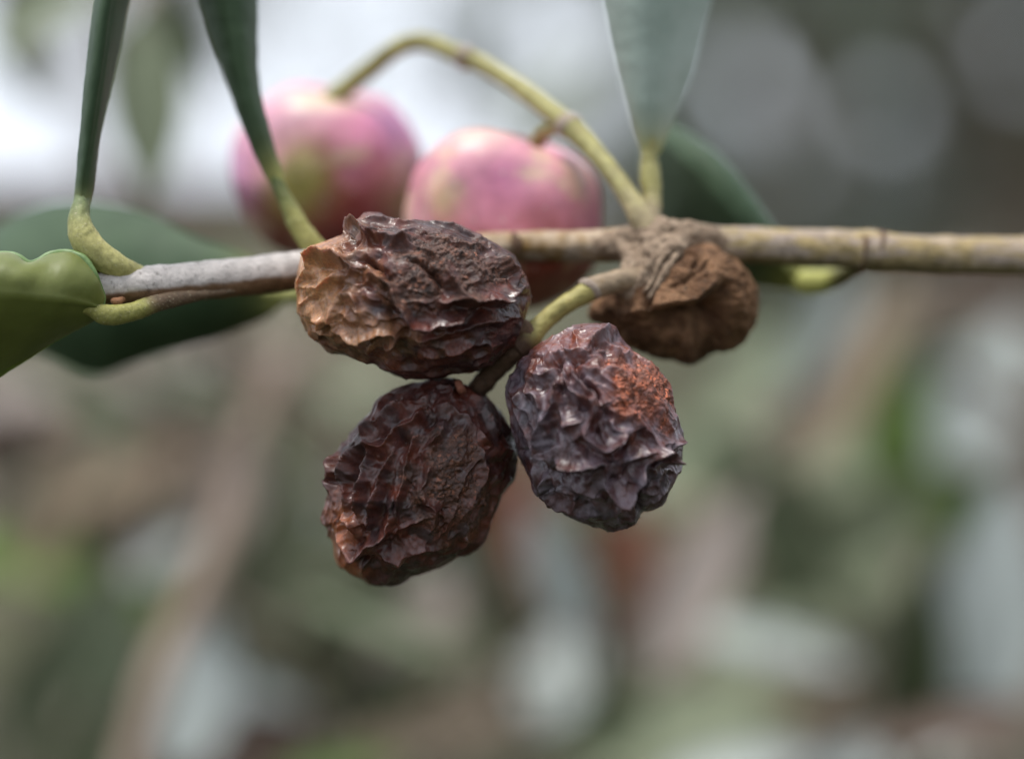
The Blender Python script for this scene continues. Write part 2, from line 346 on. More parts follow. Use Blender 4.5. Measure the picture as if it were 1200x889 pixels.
def dried_olive(name, label, sil, cen, d, depth, lines, seed, axis_deg, crust_fn, orange_fn, col_fn, amp=.55, freq=.52, bloom=.35, ocol=(.42, .17, .065), crc=(.07, .034, .020)):
    loc, f, s, s_mm = body(sil, cen, d, depth, 8)
    px = cen[0]+loc[:, 0]/s_mm; py = cen[1]-loc[:, 2]/s_mm
    nrm = normals(loc, f); front = sst(.25, -.35, nrm[:, 1])
    ca, sa = math.cos(math.radians(axis_deg)), math.sin(math.radians(axis_deg))
    u = loc[:, 0]*ca+loc[:, 2]*sa; vv = -loc[:, 0]*sa+loc[:, 2]*ca
    q = np.c_[u*.20, vv, loc[:, 1]]
    q = q+.75*np.c_[perlin(loc*.35, seed), perlin(loc*.35, seed+1), perlin(loc*.35, seed+2)]+.22*np.c_[perlin(loc*1.1, seed+3), perlin(loc*1.1, seed+4), perlin(loc*1.1, seed+6)]
    n1 = perlin(q*freq*1.25, seed+7); n2 = perlin(q*freq*2.4, seed+8); n3 = perlin(q*freq*4.6, seed+12)
    F1, F2 = worley(q*freq*1.0, seed+80); cell = np.exp(-(F2-F1)*6.5); G1, G2 = worley(q*freq*2.1, seed+83); cell2 = np.exp(-(G2-G1)*6)
    r1 = np.exp(-np.sqrt(n1*n1+.0012)*5.2); r2 = np.exp(-np.abs(n2)*5); r3 = np.exp(-np.abs(n3)*4.5)
    crust = np.clip(crust_fn(px, py)*front+0.0, 0, 1); crust = sst(.3, 1.0, crust+.55*fbm(loc*.8, seed+20, 5))
    crust = crust*sst(.02, .2, crust_fn(px, py)*front)
    ora = orange_fn(px, py); ora = np.clip(ora+.25*fbm(loc*.9, seed+30, 3)*(ora > .02), 0, 1)
    wr = 1.3*(r1-.35)+.25*(cell-.3)+.08*(cell2-.3)+.34*(r2-.38)*(.25+r1)+.05*(r3-.4)
    H = 1.22*amp*wr*(1-.5*crust)*(1-.7*s**10)
    Hr, near = ridges(px, py, lines, loc, seed+40); H *= (1-.75*near*front)*(1-.35*ora); H += Hr*front*1.05
    lw = loc+.12*np.c_[perlin(loc*3, seed+50), perlin(loc*3, seed+51), perlin(loc*3, seed+52)]
    A1, _ = worley(lw*2.1, seed+54); A2, _ = worley(lw*4.6, seed+55)
    H += crust*(.26*(.5-A1)*sst(-.2, .4, fbm(loc*.9, seed+56, 3)+.2)+.11*(.5-A2)+.03*perlin(loc*10, seed+57)+.10*fbm(loc*1.2, seed+53, 3))
    H += .012*fbm(loc*4, seed+60, 3)
    loc2 = loc+nrm*H[:, None]
    col = col_fn(px, py, loc, seed)
    dark = np.array([.055, .024, .018]); crc = np.array(crc)
    col = col*(1-crust[:, None])+crc*crust[:, None]*(1+.5*fbm(loc*2, seed+61, 3))[:, None]
    col = col*np.array([1.02, .78, .7] if bloom < .9 else [.9, .78, .8]); oc = np.array(ocol)*(1+.3*fbm(loc*1.1, seed+62, 3))[:, None]
    col = col*(1-ora[:, None])+oc*ora[:, None]
    v = to_world(loc2, cen, d); org = W(cen[0], cen[1], d)
    o = link(name, make_mesh(name, v-org, f, M['dried'], cols={'col': np.clip(col, .004, 1), 'zone': np.c_[crust, ora, crust*0+bloom]}), None, org)
    return tag(o, label, 'olive', 'shrivelled dried olives on one stalk')
def gauss(px, py, cx, cy, rx, ry, rot=0):
    c, s = math.cos(math.radians(rot)), math.sin(math.radians(rot)); dx, dy = px-cx, py-cy
    return np.exp(-(((dx*c+dy*s)/rx)**2+((-dx*s+dy*c)/ry)**2))

def skin_cols(a, b, c):
    a, b, c = map(np.array, (a, b, c))
    def fn(px, py, loc, seed):
        k1 = sst(-.25, .35, fbm(loc*.45, seed+70, 4))[:, None]; k2 = sst(0, .5, fbm(loc*.6, seed+74, 4))[:, None]
        x = a*(1-k1)+b*k1; return x*(1-k2)+c*k2
    return fn

# --- dried olive one (large, orange end) ---
k1 = lambda p: zz(p, 320, 230, 3.75)
sil1 = [(348,358),(352,310),(357,294),(377,285),(403,279),(408,270),(421,262),(427,251),(437,250),(453,255),(469,259),(501,261),(531,262),(555,274),(576,285),(603,302),(611,318),(623,343),(620,361),(613,382),(602,402),(584,420),(555,434),(528,436),(480,442),(451,435),(441,426),(421,423),(405,415),(389,417),(373,403),(359,387),(349,369)]
lines1 = [(k1([(430,360),(480,370),(520,400),(545,440),(590,520),(650,570),(720,575),(800,550),(860,510),(890,490)]), 1.0),
          (k1([(730,480),(820,470),(900,465),(1010,465),(1060,420),(1120,390)]), .9), (k1([(750,320),(800,400),(840,455),(900,470)]), .7),
          (k1([(160,330),(200,290),(270,285),(340,310),(360,350),(330,370)]), 1.0), (k1([(170,410),(230,410),(290,360),(310,340)]), .8),
          (k1([(270,480),(290,560),(330,600),(420,610),(500,590),(560,600),(540,640),(490,660)]), .9), (k1([(320,200),(340,150),(400,150),(420,200),(440,260)]), .9),
          (k1([(590,290),(680,320),(740,380),(760,430)]), -.7), (k1([(370,300),(440,300),(500,340),(560,420)]), -.9), (k1([(170,530),(240,545),(250,600),(290,640)]), .7),
          (k1([(390,180),(480,200),(560,210),(640,190)]), .7), (k1([(600,630),(750,620),(880,570),(1000,540)]), .6), (k1([(650,700),(780,690),(900,640)]), .5),
          (k1([(980,260),(1030,320),(1060,370),(1040,420)]), .7)]
dried_olive('dried_olive', 'shrivelled dark brown olive with a tan orange end, lying against the grey twig', sil1, (485,347), 0, 5.2, lines1, 11, -18,
            lambda x, y: 1.1*gauss(x, y, 535, 315, 70, 48, 20)+.6*gauss(x, y, 480, 345, 45, 35), lambda x, y: np.clip(1.15*gauss(x, y, 362, 325, 46, 58)+.55*gauss(x, y, 420, 388, 60, 20, 8), 0, 1)*.9,
            skin_cols((.062, .021, .014), (.10, .032, .020), (.035, .015, .013)), amp=.5, ocol=(.52, .26, .12), bloom=.2)
# --- dried olive two (dark, lowest) ---
k2 = lambda p: zz(p, 360, 420, 3.177)
sil2 = [(530,444),(492,448),(467,455),(442,469),(437,483),(418,502),(401,521),(391,546),(393,565),(380,596),(377,612),(388,634),(396,661),(413,673),(435,683),(470,683),(480,676),(492,672),(508,664),(536,653),(568,634),(574,609),(587,577),(602,562),(605,536),(599,505),(577,473),(565,462),(549,455)]
lines2 = [(k2([(440,185),(410,240),(350,270),(330,300),(300,330),(230,330),(190,360),(170,430),(160,520),(140,560)]), 1.0), (k2([(270,310),(240,380),(230,450),(210,520),(215,590)]), .9),
          (k2([(340,320),(300,430),(270,500),(250,580),(230,640)]), .9), (k2([(320,580),(300,640),(240,680),(200,720),(160,680),(110,640)]), 1.0), (k2([(380,160),(330,200),(270,250),(200,300)]), .8),
          (k2([(120,600),(180,590),(200,640)]), .8), (k2([(130,330),(120,430),(110,540)]), .7), (k2([(240,700),(330,720),(400,760)]), .5), (k2([(480,170),(560,200),(640,260),(700,340)]), .5),
          (k2([(300,760),(400,700),(520,690)]), .5), (k2([(430,250),(400,330),(370,430),(350,540),(360,620)]), .6), (k2([(520,210),(500,280),(450,330)]), .5), (k2([(640,300),(660,400),(620,500),(560,600)]), .5), (k2([(420,480),(480,560),(460,640)]), .5)]
dried_olive('dried_olive', 'dark shrivelled olive with an orange lower tip, lowest of the three dried ones', sil2, (492,565), 1.5, 4.9, lines2, 23, 62,
            lambda x, y: 1.0*gauss(x, y, 525, 555, 62, 72, 0), lambda x, y: np.clip(1.1*gauss(x, y, 404, 612, 17, 24)+1.1*gauss(x, y, 398, 655, 32, 12, 45), 0, 1)*.85,
            skin_cols((.058, .019, .013), (.095, .030, .018), (.036, .018, .016)), amp=.48, ocol=(.32, .10, .035), bloom=.2)
# --- dried olive three (reddish, purple bloom) ---
k3 = lambda p: zz(p, 570, 360, 3.176)
sil3 = [(594,461),(597,442),(614,420),(639,401),(668,385),(691,381),(720,383),(731,404),(746,417),(765,426),(784,451),(790,483),(800,521),(795,558),(775,590),(754,599),(742,615),(715,621),(686,612),(649,595),(628,577),(617,549),(605,517),(600,486)]
lines3 = [(k3([(300,200),(330,270),(380,330),(405,380),(400,420)]), 1.0), (k3([(320,200),(350,270),(400,320),(425,380)]), -.9), (k3([(280,195),(300,290),(340,340),(390,370),(370,430),(370,480),(430,520),(480,490),(520,470)]), 1.1),
          (k3([(240,560),(330,580),(420,560),(430,600),(440,660),(500,690),(540,640),(580,560),(640,530),(660,600)]), 1.1), (k3([(400,190),(390,150),(420,120),(470,80)]), .9),
          (k3([(460,590),(500,560),(560,540),(620,520)]), .8), (k3([(230,180),(300,170),(350,160)]), .8), (k3([(260,260),(250,340),(210,440),(200,520),(230,580)]), .8),
          (k3([(500,680),(490,750)]), .8), (k3([(545,640),(560,720),(580,760)]), -1.2), (k3([(650,540),(720,470)]), .7), (k3([(230,600),(220,680),(300,740),(420,770)]), .6),
          (k3([(120,520),(190,560),(220,600)]), -.9), (k3([(300,640),(380,680),(450,720)]), .5), (k3([(150,240),(200,260),(240,230)]), .6), (k3([(600,600),(650,560),(700,540)]), .7)]
def col3(px, py, loc, seed):
    b = skin_cols((.058, .027, .026), (.090, .046, .046), (.045, .030, .038))(px, py, loc, seed)
    r_ = np.clip(.95*gauss(px, py, 745, 450, 55, 55)+.9*gauss(px, py, 655, 405, 45, 25, -20)+.3*fbm(loc*.8, seed+90, 3), 0, 1)[:, None]
    return b*(1-r_)+np.array([.20, .058, .028])*r_
dried_olive('dried_olive', 'shrivelled purplish olive with a crumbly rust red patch, under the woody gall', sil3, (697,500), -1.0, 4.9, lines3, 37, 120,
            lambda x, y: 1.25*gauss(x, y, 752, 452, 46, 50)+.35*gauss(x, y, 655, 490, 14, 45), lambda x, y: 0*x, col3, amp=.5, bloom=1.0, crc=(.24, .075, .032))

# ------------------------------------------------------------------ ripening olives
def ripe_olive(label, cen, d, rx, ry, stalk, seed, patches, base, low, lump=.22, blk=1.0):
    v, f = ico(6); s_mm = pscale(d); R = np.array([rx, (rx+ry)/2*.98, ry])*s_mm
    st = np.array([(stalk[0]-cen[0]), -25.0, cen[1]-stalk[1]]); st /= np.linalg.norm(st)
    c = v@st; k = 1-.24*np.exp(-((1-c)/.08))+.02*np.exp(-((1-c)/.25))
    k += lump*.35*perlin(v*1.3, seed)+.012*perlin(v*3, seed+1)
    loc = np.sign(v)*np.abs(v)**blk; loc = loc*R*k[:, None]; px = cen[0]+loc[:, 0]/s_mm; py = cen[1]-loc[:, 2]/s_mm
    col = np.tile(np.array(base), (len(v), 1)); n = fbm(v*1.4, seed+3, 4)
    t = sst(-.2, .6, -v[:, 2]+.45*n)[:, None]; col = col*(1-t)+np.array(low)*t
    for (x, y, a, b, cc, st_) in patches:
        g_ = np.clip(gauss(px, py, x, y, a, b)*st_*(1+.6*n)*sst(.2, -.2, v[:, 1]), 0, 1)[:, None]; col = col*(1-g_)+np.array(cc)*g_
    g_ = (sst(.12, .55, fbm(v*2.3, seed+11, 4))*.55)[:, None]; col = col*(1-g_)+np.array([.62, .45, .30])*g_
    # the far side carries the same mottling
    g_ = (sst(.1, .5, fbm(v*1.7, seed+8, 3))*sst(0, .4, v[:, 1]))[:, None]*.6; col = col*(1-g_)+np.array([.42, .36, .16])*g_
    org = W(cen[0], cen[1], d)
    o = link('ripening_olive', make_mesh('ripening_olive', (loc[:, :1]*RX+loc[:, 1:2]*FW+loc[:, 2:]*UP)*.001, f, M['pink'], cols={'col': np.clip(col, 0, 1)}), None, org)
    return tag(o, label, 'olive', 'plump pink olives on the arching stalk')
ripe_olive('plump pink olive with a yellow green patch, hanging from the tip of the arching stalk', (382,200), 24, 115, 107, (388,100), 3,
           [(350,215,42,45,(.38,.33,.10),1.0),(470,230,28,36,(.36,.26,.13),.7),(330,140,50,30,(.66,.42,.48),.7),(385,125,40,14,(.62,.58,.36),.9),(470,140,35,45,(.40,.14,.30),.7),(285,220,25,60,(.50,.22,.42),.6)],
           (.60,.23,.33), (.27,.05,.055))
ripe_olive('plump pink speckled olive hanging halfway along the arching stalk', (590,256), 14, 115, 106, (632,160), 14,
           [(560,170,45,22,(.66,.50,.38),.8),(520,235,22,28,(.48,.38,.17),.7),(625,205,26,22,(.56,.42,.30),.6),(595,210,40,35,(.48,.15,.30),.6),(685,215,16,28,(.50,.30,.20),.8),(540,200,35,30,(.62,.30,.38),.5)],
           (.62,.24,.31), (.30,.07,.05), blk=.84)

# ------------------------------------------------------------------ the fruiting twig
twig = empty('olive_twig', W(1200, 301, 8))
tag(twig, 'olive twig in sharp focus bearing dried and pink olives, a woody gall and leaves', 'twig')
def bark_col(v, t):
    x, y = topx(v); q = v*1000; n = fbm(q*.8, 4, 4)
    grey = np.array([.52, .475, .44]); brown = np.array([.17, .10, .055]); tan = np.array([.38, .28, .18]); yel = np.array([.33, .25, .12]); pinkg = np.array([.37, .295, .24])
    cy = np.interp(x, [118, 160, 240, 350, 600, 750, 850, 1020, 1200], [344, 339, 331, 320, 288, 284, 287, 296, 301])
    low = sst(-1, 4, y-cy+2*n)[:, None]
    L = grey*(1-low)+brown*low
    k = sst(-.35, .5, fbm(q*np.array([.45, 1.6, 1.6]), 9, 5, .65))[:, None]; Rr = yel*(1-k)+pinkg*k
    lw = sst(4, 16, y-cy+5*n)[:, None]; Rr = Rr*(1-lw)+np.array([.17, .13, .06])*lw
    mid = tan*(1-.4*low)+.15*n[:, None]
    a = sst(340, 420, x)[:, None]; b = sst(790, 830, x)[:, None]
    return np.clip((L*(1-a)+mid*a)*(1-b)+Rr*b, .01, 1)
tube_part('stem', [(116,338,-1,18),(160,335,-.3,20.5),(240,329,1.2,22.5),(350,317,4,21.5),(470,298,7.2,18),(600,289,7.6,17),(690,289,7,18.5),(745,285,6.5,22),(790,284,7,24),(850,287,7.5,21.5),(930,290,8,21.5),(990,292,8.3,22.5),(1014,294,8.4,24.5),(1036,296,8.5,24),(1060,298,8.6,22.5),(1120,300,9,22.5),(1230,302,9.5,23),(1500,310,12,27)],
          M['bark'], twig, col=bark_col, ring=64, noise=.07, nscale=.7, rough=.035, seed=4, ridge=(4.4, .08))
for x_, d_, r_ in ((1012, 8.4, 24), (1030, 8.5, 24)):
    tube_part('bark_ring', [(x_-3, 295, d_, r_-2), (x_, 295, d_, r_+1.2), (x_+3, 296, d_, r_-2)], M['drystalk'], twig, n=10, ring=48, noise=.16, cap=False)
for x_, y_ in ((355, 318), (606, 285)):                    # dark scars on the bark
    tube_part('bud_scar', [(x_-4, y_-12, 3.4 if x_ < 500 else 6.6, 3), (x_, y_, 2.9 if x_ < 500 else 6.5, 6), (x_+1, y_+12, 3.4 if x_ < 500 else 6.6, 3)], M['drystalk'], twig, ring=16, noise=.12)
# node and arms that clasp the gall
nd = [tube(p_, ring=24) for p_ in (
    [(690,290,6.8,14.1),(735,284,5.8,17.6),(770,277,5.2,21.1),(810,280,5.9,20.2),(850,287,7.4,16.7)],
    [(745,262,5.2,9.7),(757,277,5,15.8),(770,292,4.4,21.1),(768,312,3.4,19.4),(755,332,3.1,15.8),(740,352,3.5,11.4)],
    [(800,278,5.2,14.1),(786,296,3.7,14.1),(774,318,2.7,11.4),(762,340,2.5,9.7),(750,362,3.4,7.0)],
    [(735,290,5.4,13.2),(742,308,4.2,12.3),(736,328,3.4,12.3),(722,336,3.2,11.4)],
    [(776,258,5.6,9.7),(770,275,5,15.0),(775,292,4.4,15.8)])]
nv, nf = fuse([(a, quads_ok(b)) for a, b, _ in nd], .14, 3); nn = normals(nv, nf); q_ = nv*1000
nx_, ny_ = topx(nv); nh = .15*fbm(q_*.9, 31, 4)+.10*fbm(q_*2.6, 32, 4)+.05*fbm(q_*7, 34, 2)
for pl, h_ in ((((792,292),(778,310),(764,335),(752,360)), -.5), (((756,300),(744,318),(730,330)), -.5), (((770,300),(764,320),(748,345)), -.3), (((720,275),(750,285),(790,268)), -.15)):
    nh += h_*np.exp(-(polydist(nx_+3*perlin(q_*1.1, 41), ny_+3*perlin(q_*1.1, 42), pl)/3.2)**2)*(nn@(-FW) > 0)
part('node', nv+nn*(nh*.001)[:, None], nf, M['node'], twig)
# gall
kg = lambda p: zz(p, 600, 220, 3.75)
silg = [(772,290),(792,284),(813,285),(840,293),(867,308),(880,324),(888,348),(884,380),(877,396),(856,409),(835,416),(821,424),(808,432),(787,423),(757,415),(733,401),(707,383),(690,370),(696,352),(722,334),(745,310)]
gc = (800,352); gl, gf_, gs, gsm = body(silg, gc, 6.2, 4.6, 7)
gx_ = gc[0]+gl[:, 0]/gsm; gy_ = gc[1]-gl[:, 2]/gsm; gn = normals(gl, gf_); fr = sst(.25, -.3, gn[:, 1])
crest = kg([(480,560),(560,540),(640,520),(780,500),(870,430),(960,410)])
cw = np.interp(gx_, [c_[0] for c_ in crest], [c_[1] for c_ in crest])
Hg = .30*fbm(gl*.45, 5, 4)+.13*fbm(gl*1.6, 6, 4)+.07*fbm(gl*5, 7, 3)
Hg += fr*(-3.0*sst(-2, 18, gy_-cw)*gauss(gx_, gy_, 800, 380, 44, 34)-2.4*gauss(gx_, gy_, 838, 372, 13, 34, 14)+.7*np.exp(-np.abs(gy_-cw)/8)*gauss(gx_, gy_, 790, 355, 60, 40))
wx_ = gx_+3*perlin(gl*1.2, 8); wy_ = gy_+3*perlin(gl*1.2, 9)
for pl, h, w_ in ((kg([(720,290),(690,330),(640,380),(605,440),(580,530)]), -.95, 4.5), (kg([(940,420),(890,470),(870,560),(850,650)]), -.8, 5), (kg([(760,300),(800,330),(780,370)]), -.35, 3), (kg([(420,560),(440,600),(470,650)]), -.5, 4), (kg([(840,350),(760,420),(680,450)]), -.25, 3)):
    Hg += fr*h*np.exp(-(polydist(wx_, wy_, pl)/w_)**2)
kk = sst(-.3, .4, fbm(gl*.5, 12, 4))[:, None]
gcol = np.array([.11, .055, .027])*(1-kk)+np.array([.23, .125, .066])*kk
lob = sst(840, 865, gx_+8*perlin(gl*.8, 13))[:, None]; gcol = gcol*(1-.5*lob)+np.array([.20, .105, .05])*.5*lob
ga = part('gall', to_world(gl+gn*Hg[:, None], gc, 6.2), gf_, M['gall'], twig, cols={'col': np.clip(gcol, .01, 1)})
ga['label'] = 'rough brown woody gall swelling from the twig'
# stalk of the dried olives
def two_tone(a, b, lo, hi, seed=0):
    a, b = np.array(a), np.array(b)
    def fn(v, t):
        k = sst(lo, hi, t+.06*perlin(v*900, seed))[:, None]; return a*(1-k)+b*k
    return fn
st = tube_part('fruit_stalk', [(752,326,3.6,13.5),(725,329,2.8,13.5),(700,336,2.4,13.1),(691,340,2.2,13.5),(680,347,2.0,11.7),(655,362,1.6,11.2),(632,382,1.2,11.7),(618,396,.9,15.3),(604,408,.8,14.4)],
               M['stalk'], twig, col=lambda v, t: two_tone((.27,.20,.13), (.33,.29,.10), .33, .42)(v, t)*(1-sst(.82, .93, t))[:, None]+np.array([.10,.06,.04])*sst(.82, .93, t)[:, None], ring=40, noise=.05, rough=.015, seed=51)
tube_part('joint_ring', [(694,336,2.3,13.5),(691,339,2.2,15.4),(688,342,2.1,13.5)], M['b_stem'], st, n=8, ring=36, noise=.06, cap=False)
for pts in ([(622,392,1.0,15),(605,408,.9,14),(588,424,1.2,13),(570,444,1.6,12.5),(556,462,1.8,12),(545,476,1.8,12)],
            [(625,392,1.0,13),(612,388,.8,13),(596,380,.5,13)], [(615,398,1.2,10),(630,412,1.6,8),(645,430,1.2,8)]):
    tube_part('pedicel', pts, M['drystalk'], twig, ring=32, noise=.10, rough=.04, seed=int(pts[-1][0]))
tube_part('pedicel', [(536,447,-.2,4),(538,451,-.6,5.5),(540,456,-.6,5.5),(542,460,0,4)], M['b_red'], twig, ring=24, noise=.08, seed=77)['label'] = 'small reddish orange pedicel stub'
# arching stalk of the pink olives
def arch_col(v, t):
    n = fbm(v*700, 61, 3); c = np.array([.31, .285, .115])*(1+.2*n)[:, None]
    b = (1-sst(.02, .22, t+.05*n))[:, None]; c = c*(1-b)+np.array([.36, .29, .17])*b
    return c
ar = tube_part('fruit_stalk', [(764,276,5,13.5),(752,256,5.2,14.4),(738,233,5.8,12.6),(715,200,7,11.7),(690,170,8.5,12.2),(668,149,9.6,14.4),(655,138,10.3,12.6),(625,115,12,11.7),(590,91,14,11.2),(560,74,15.5,11.7),(545,68,16,13.1),(530,62,16.5,11.2),(500,50,18,10.8),(470,54,19,10.8),(440,76,20,10.8),(412,98,20.5,11.7),(392,114,20.5,12.6),(380,128,20.5,11.7)],
          M['stalk'], twig, col=arch_col, ring=40, noise=.05, nscale=.6, seed=61)
tube_part('joint_ring', [(551,71,15.7,12),(545,68,16,15.5),(539,65,16.3,12)], M['b_stem'], ar, n=8, ring=32, noise=.05, cap=False)
tube_part('joint_ring', [(673,153,9.4,14),(667,148,9.7,17),(661,143,10,14)], M['b_stem'], ar, n=8, ring=32, noise=.05, cap=False)
tube_part('pedicel', [(668,150,9.8,10),(648,151,11,9),(634,158,12.3,9),(628,170,13,10)], M['stalk'], twig, col=arch_col, ring=28, noise=.04)
for pts in ([(105,314,-.8,3),(110,317,-1,6),(118,323,-.9,5)], [(132,352,-1.6,3),(137,353,-2,5),(144,350,-1.4,3)]):
    tube_part('bud', pts, M['bud'], twig, ring=20, noise=.06)

# ------------------------------------------------------------------ leaves of the twig
def leaf_grid(st, nl=70, nw=28, thick=.32, wav=.12, seed=0, rib=.14):
    """st: list of (left, centre, right), each (px, py, d). returns v, f, side index"""
    A = [np.array([W(*q[k]) for q in st])*1000 for k in range(3)]
    L_, C_, R_ = [catmull(a, nl) for a in A]
    u = np.linspace(-1, 1, nw+1)[None, :, None]
    G = L_[:, None]*(u*(u-1)/2)+C_[:, None]*(1-u*u)+R_[:, None]*(u*(u+1)/2)
    du = np.gradient(G, axis=1); dv = np.gradient(G, axis=0); N = np.cross(du, dv); N /= np.linalg.norm(N, axis=2)[..., None]+1e-9
    flat = G.reshape(-1, 3); h = (wav*fbm(flat*.28, seed, 3)+.03*fbm(flat*1.3, seed+2, 3)).reshape(G.shape[:2])
    uu = u[..., 0]; T = thick*np.sqrt(np.clip(1-uu**6, .05, 1))*.5*np.ones((nl, 1))
    T[:2] *= .5; ribh = rib*np.exp(-(uu/.07)**2)
    top = G+N*(h+T-ribh*.6)[..., None]; bot = G+N*(h-T-ribh)[..., None]
    v = np.concatenate([top.reshape(-1, 3), bot.reshape(-1, 3)])*.001
    i = np.arange(nl*(nw+1)).reshape(nl, nw+1); o = i.size
    q = lambda a: np.c_[a[:-1, :-1].ravel(), a[:-1, 1:].ravel(), a[1:, 1:].ravel(), a[1:, :-1].ravel()]
    ft, fb = q(i), q(i+o)[:, ::-1]
    def edge(a): return np.c_[a[:-1], a[:-1]+o, a[1:]+o, a[1:]]
    e = np.vstack([edge(i[:, 0]), edge(i[:, -1])[:, ::-1], edge(i[0])[:, ::-1], edge(i[-1])])
    f = np.vstack([ft, fb, e]); mi = np.r_[np.zeros(len(ft)), np.ones(len(fb)), np.full(len(e), 2)]
    tb_ = np.repeat(np.linspace(0, 1, nl), nw+1); bas = np.exp(-(tb_/.13)**2)*.95; bas = np.tile(bas, 2)[:, None]*np.ones((1, 3))
    return v, f, mi, bas
def leaf(st, mats, petiole=None, pcol=None, label=None, dz=0, **kw):
    st = [tuple((a, b, c+dz) for a, b, c in q) for q in st]; petiole = petiole and [(a, b, c+dz, r_) for a, b, c, r_ in petiole]
    v, f, mi, bas = leaf_grid(st, **kw); o = part('leaf', v, f, mats, twig, midx=mi, cols={'bas': bas})
    if label: o['label'] = label
    if petiole: tube_part('petiole', petiole, M['petiole'], o, col=pcol or two_tone((.43,.41,.15), (.33,.33,.10), .3, .9), ring=36, noise=.05, rough=.015)
    return o
# narrow folded leaf rising from the tip
leaf([((90,262,3.2),(93,262,2.8),(96,262,3.2)),((88,234,4.3),(97,235,3.5),(106,233,4.4)),((90,205,4.6),(100,205,3.2),(111,202,5)),((93,165,4.4),(106,166,2.8),(116,160,6)),((97,115,4.2),(113,118,2.2),(128,108,7)),((103,60,4),(122,62,1.8),(142,50,8)),((111,0,4),(131,0,1.5),(153,-6,9)),((125,-80,4),(150,-80,1.5),(175,-90,9)),((170,-230,5),(190,-235,3),(205,-240,7))],
     [M['leaf_dark'], M['leaf_top'], M['leaf_top']], [(190,326,4.6,6),(160,320,3.8,11),(138,312,3,14.5),(112,296,2.6,17),(97,276,2.6,17),(93,255,3,13),(96,235,3.8,9.5),(99,215,4.2,6)],
     two_tone((.45,.42,.16), (.13,.17,.07), .5, .85), wav=.03, seed=3, dz=-4)
# dark leaf rising behind the first dried olive
leaf([((325,228,6),(330,224,5.6),(336,221,6)),((303,190,6.2),(312,186,5.4),(324,182,6.2)),((284,145,6.5),(297,142,5.2),(312,140,6.6)),((266,100,6.8),(285,98,5),(304,98,7.2)),((249,50,7),(276,50,4.8),(302,55,7.6)),((234,0,7.2),(270,0,4.8),(303,5,8)),((222,-60,7.4),(265,-62,5),(305,-60,8)),((240,-220,8),(270,-225,6),(295,-225,8.5))],
     [M['leaf_dark'], M['leaf_dark'], M['leaf_top']], [(400,308,6.4,9),(383,303,5.6,14),(368,289,5.2,13.5),(352,268,5.2,12),(338,242,5.4,10),(328,222,5.6,8),(318,200,5.8,5)],
     two_tone((.36,.34,.11), (.10,.13,.04), .45, .9), wav=.06, seed=6)
# broad leaf at the tip, underside seen, with wavy rolled margin
broad = leaf([((122,350,1.2),(118,360,1.0),(116,372,1.3)),((112,322,.6),(100,354,.2),(100,381,2)),((88,296,1.0),(72,350,-.8),(68,398,2.8)),((62,297,1.4),(45,348,-1.4),(40,416,2.8)),((33,309,.2),(20,345,-2),(12,434,2.6)),((8,297,.6),(-15,345,-2.5),(-20,450,2.4)),((-60,310,-.5),(-70,350,-3.5),(-75,445,1)),((-170,360,-3),(-175,375,-4),(-180,395,-3.5))],
     [M['leaf_fresh'], M['leaf_yellow'], M['leaf_fresh']], [(275,341,4.6,3),(245,344,3.8,6),(212,349,3.0,8.5),(186,355,2.3,10),(165,362,1.8,11),(145,368,1.3,11.5),(122,368,.9,12),(100,360,.6,8),(60,353,-.6,5),(20,348,-1.6,3.5)],
     two_tone((.13,.085,.05), (.29,.28,.08), .30, .46), wav=.05, seed=9, dz=-3.4, nl=110, thick=.45, label='broad yellow green leaf with a wavy rolled margin')
tube_part('rolled_margin', [(119,366,-2.40,1.4),(121,348,-2.30,2.8),(111,322,-2.70,3.8),(98,303,-2.50,4.5),(80,297,-2.30,4.9),(60,299,-2.10,4.9),(44,307,-2.60,4.5),(33,309,-3.10,4.2),(20,301,-3.00,4.9),(5,299,-2.90,4.9),(-30,303,-3.20,4.9),(-65,312,-3.90,4.2),(-170,362,-6.40,2.8)], M['leaf_fresh'], broad, ring=20, noise=.03)
# large leaf passing behind the twig
leaf([((340,338,13),(338,346,13),(335,353,13)),((292,299,14.5),(300,340,14),(305,376,16.5)),((232,279,17),(240,338,15),(250,396,18.5)),((172,250,20),(175,338,16),(182,416,20.5)),((110,236,23),(110,336,17.5),(112,438,22)),((45,240,26),(45,332,19),(62,418,23)),((-10,268,28),(-15,330,21),(-10,395,27)),((-60,310,28),(-62,330,24),(-62,350,22))],
     [M['leaf_top'], M['leaf_dark'], M['leaf_pale']], [(392,325,9,9),(368,336,11.5,9),(345,346,12.8,9),(310,342,13.8,6)], wav=.1, seed=12, thick=.5, label='large dark leaf passing behind the twig')
# pale leaf standing on the node
leaf([((754,186,8),(761,184,7.6),(772,182,8)),((741,145,8.2),(763,146,7.0),(790,142,9.5)),((724,85,8.4),(764,88,6.6),(812,85,11)),((712,30,8.6),(766,34,6.4),(826,28,12)),((704,-20,8.8),(768,-18,6.2),(836,-25,12.5)),((700,-100,9),(770,-100,6.5),(835,-100,12)),((740,-240,9.5),(765,-245,8),(790,-240,11))],
     [M['leaf_pale'], M['leaf_top'], M['leaf_top']], [(764,278,5.2,13),(764,255,6,11),(764,232,6.8,11.5),(762,208,7.3,12.5),(761,186,7.6,10),(763,160,7.4,5)],
     two_tone((.30,.24,.14), (.35,.32,.12), .2, .5), wav=.06, seed=15, label='pale grey green leaf standing on the node')
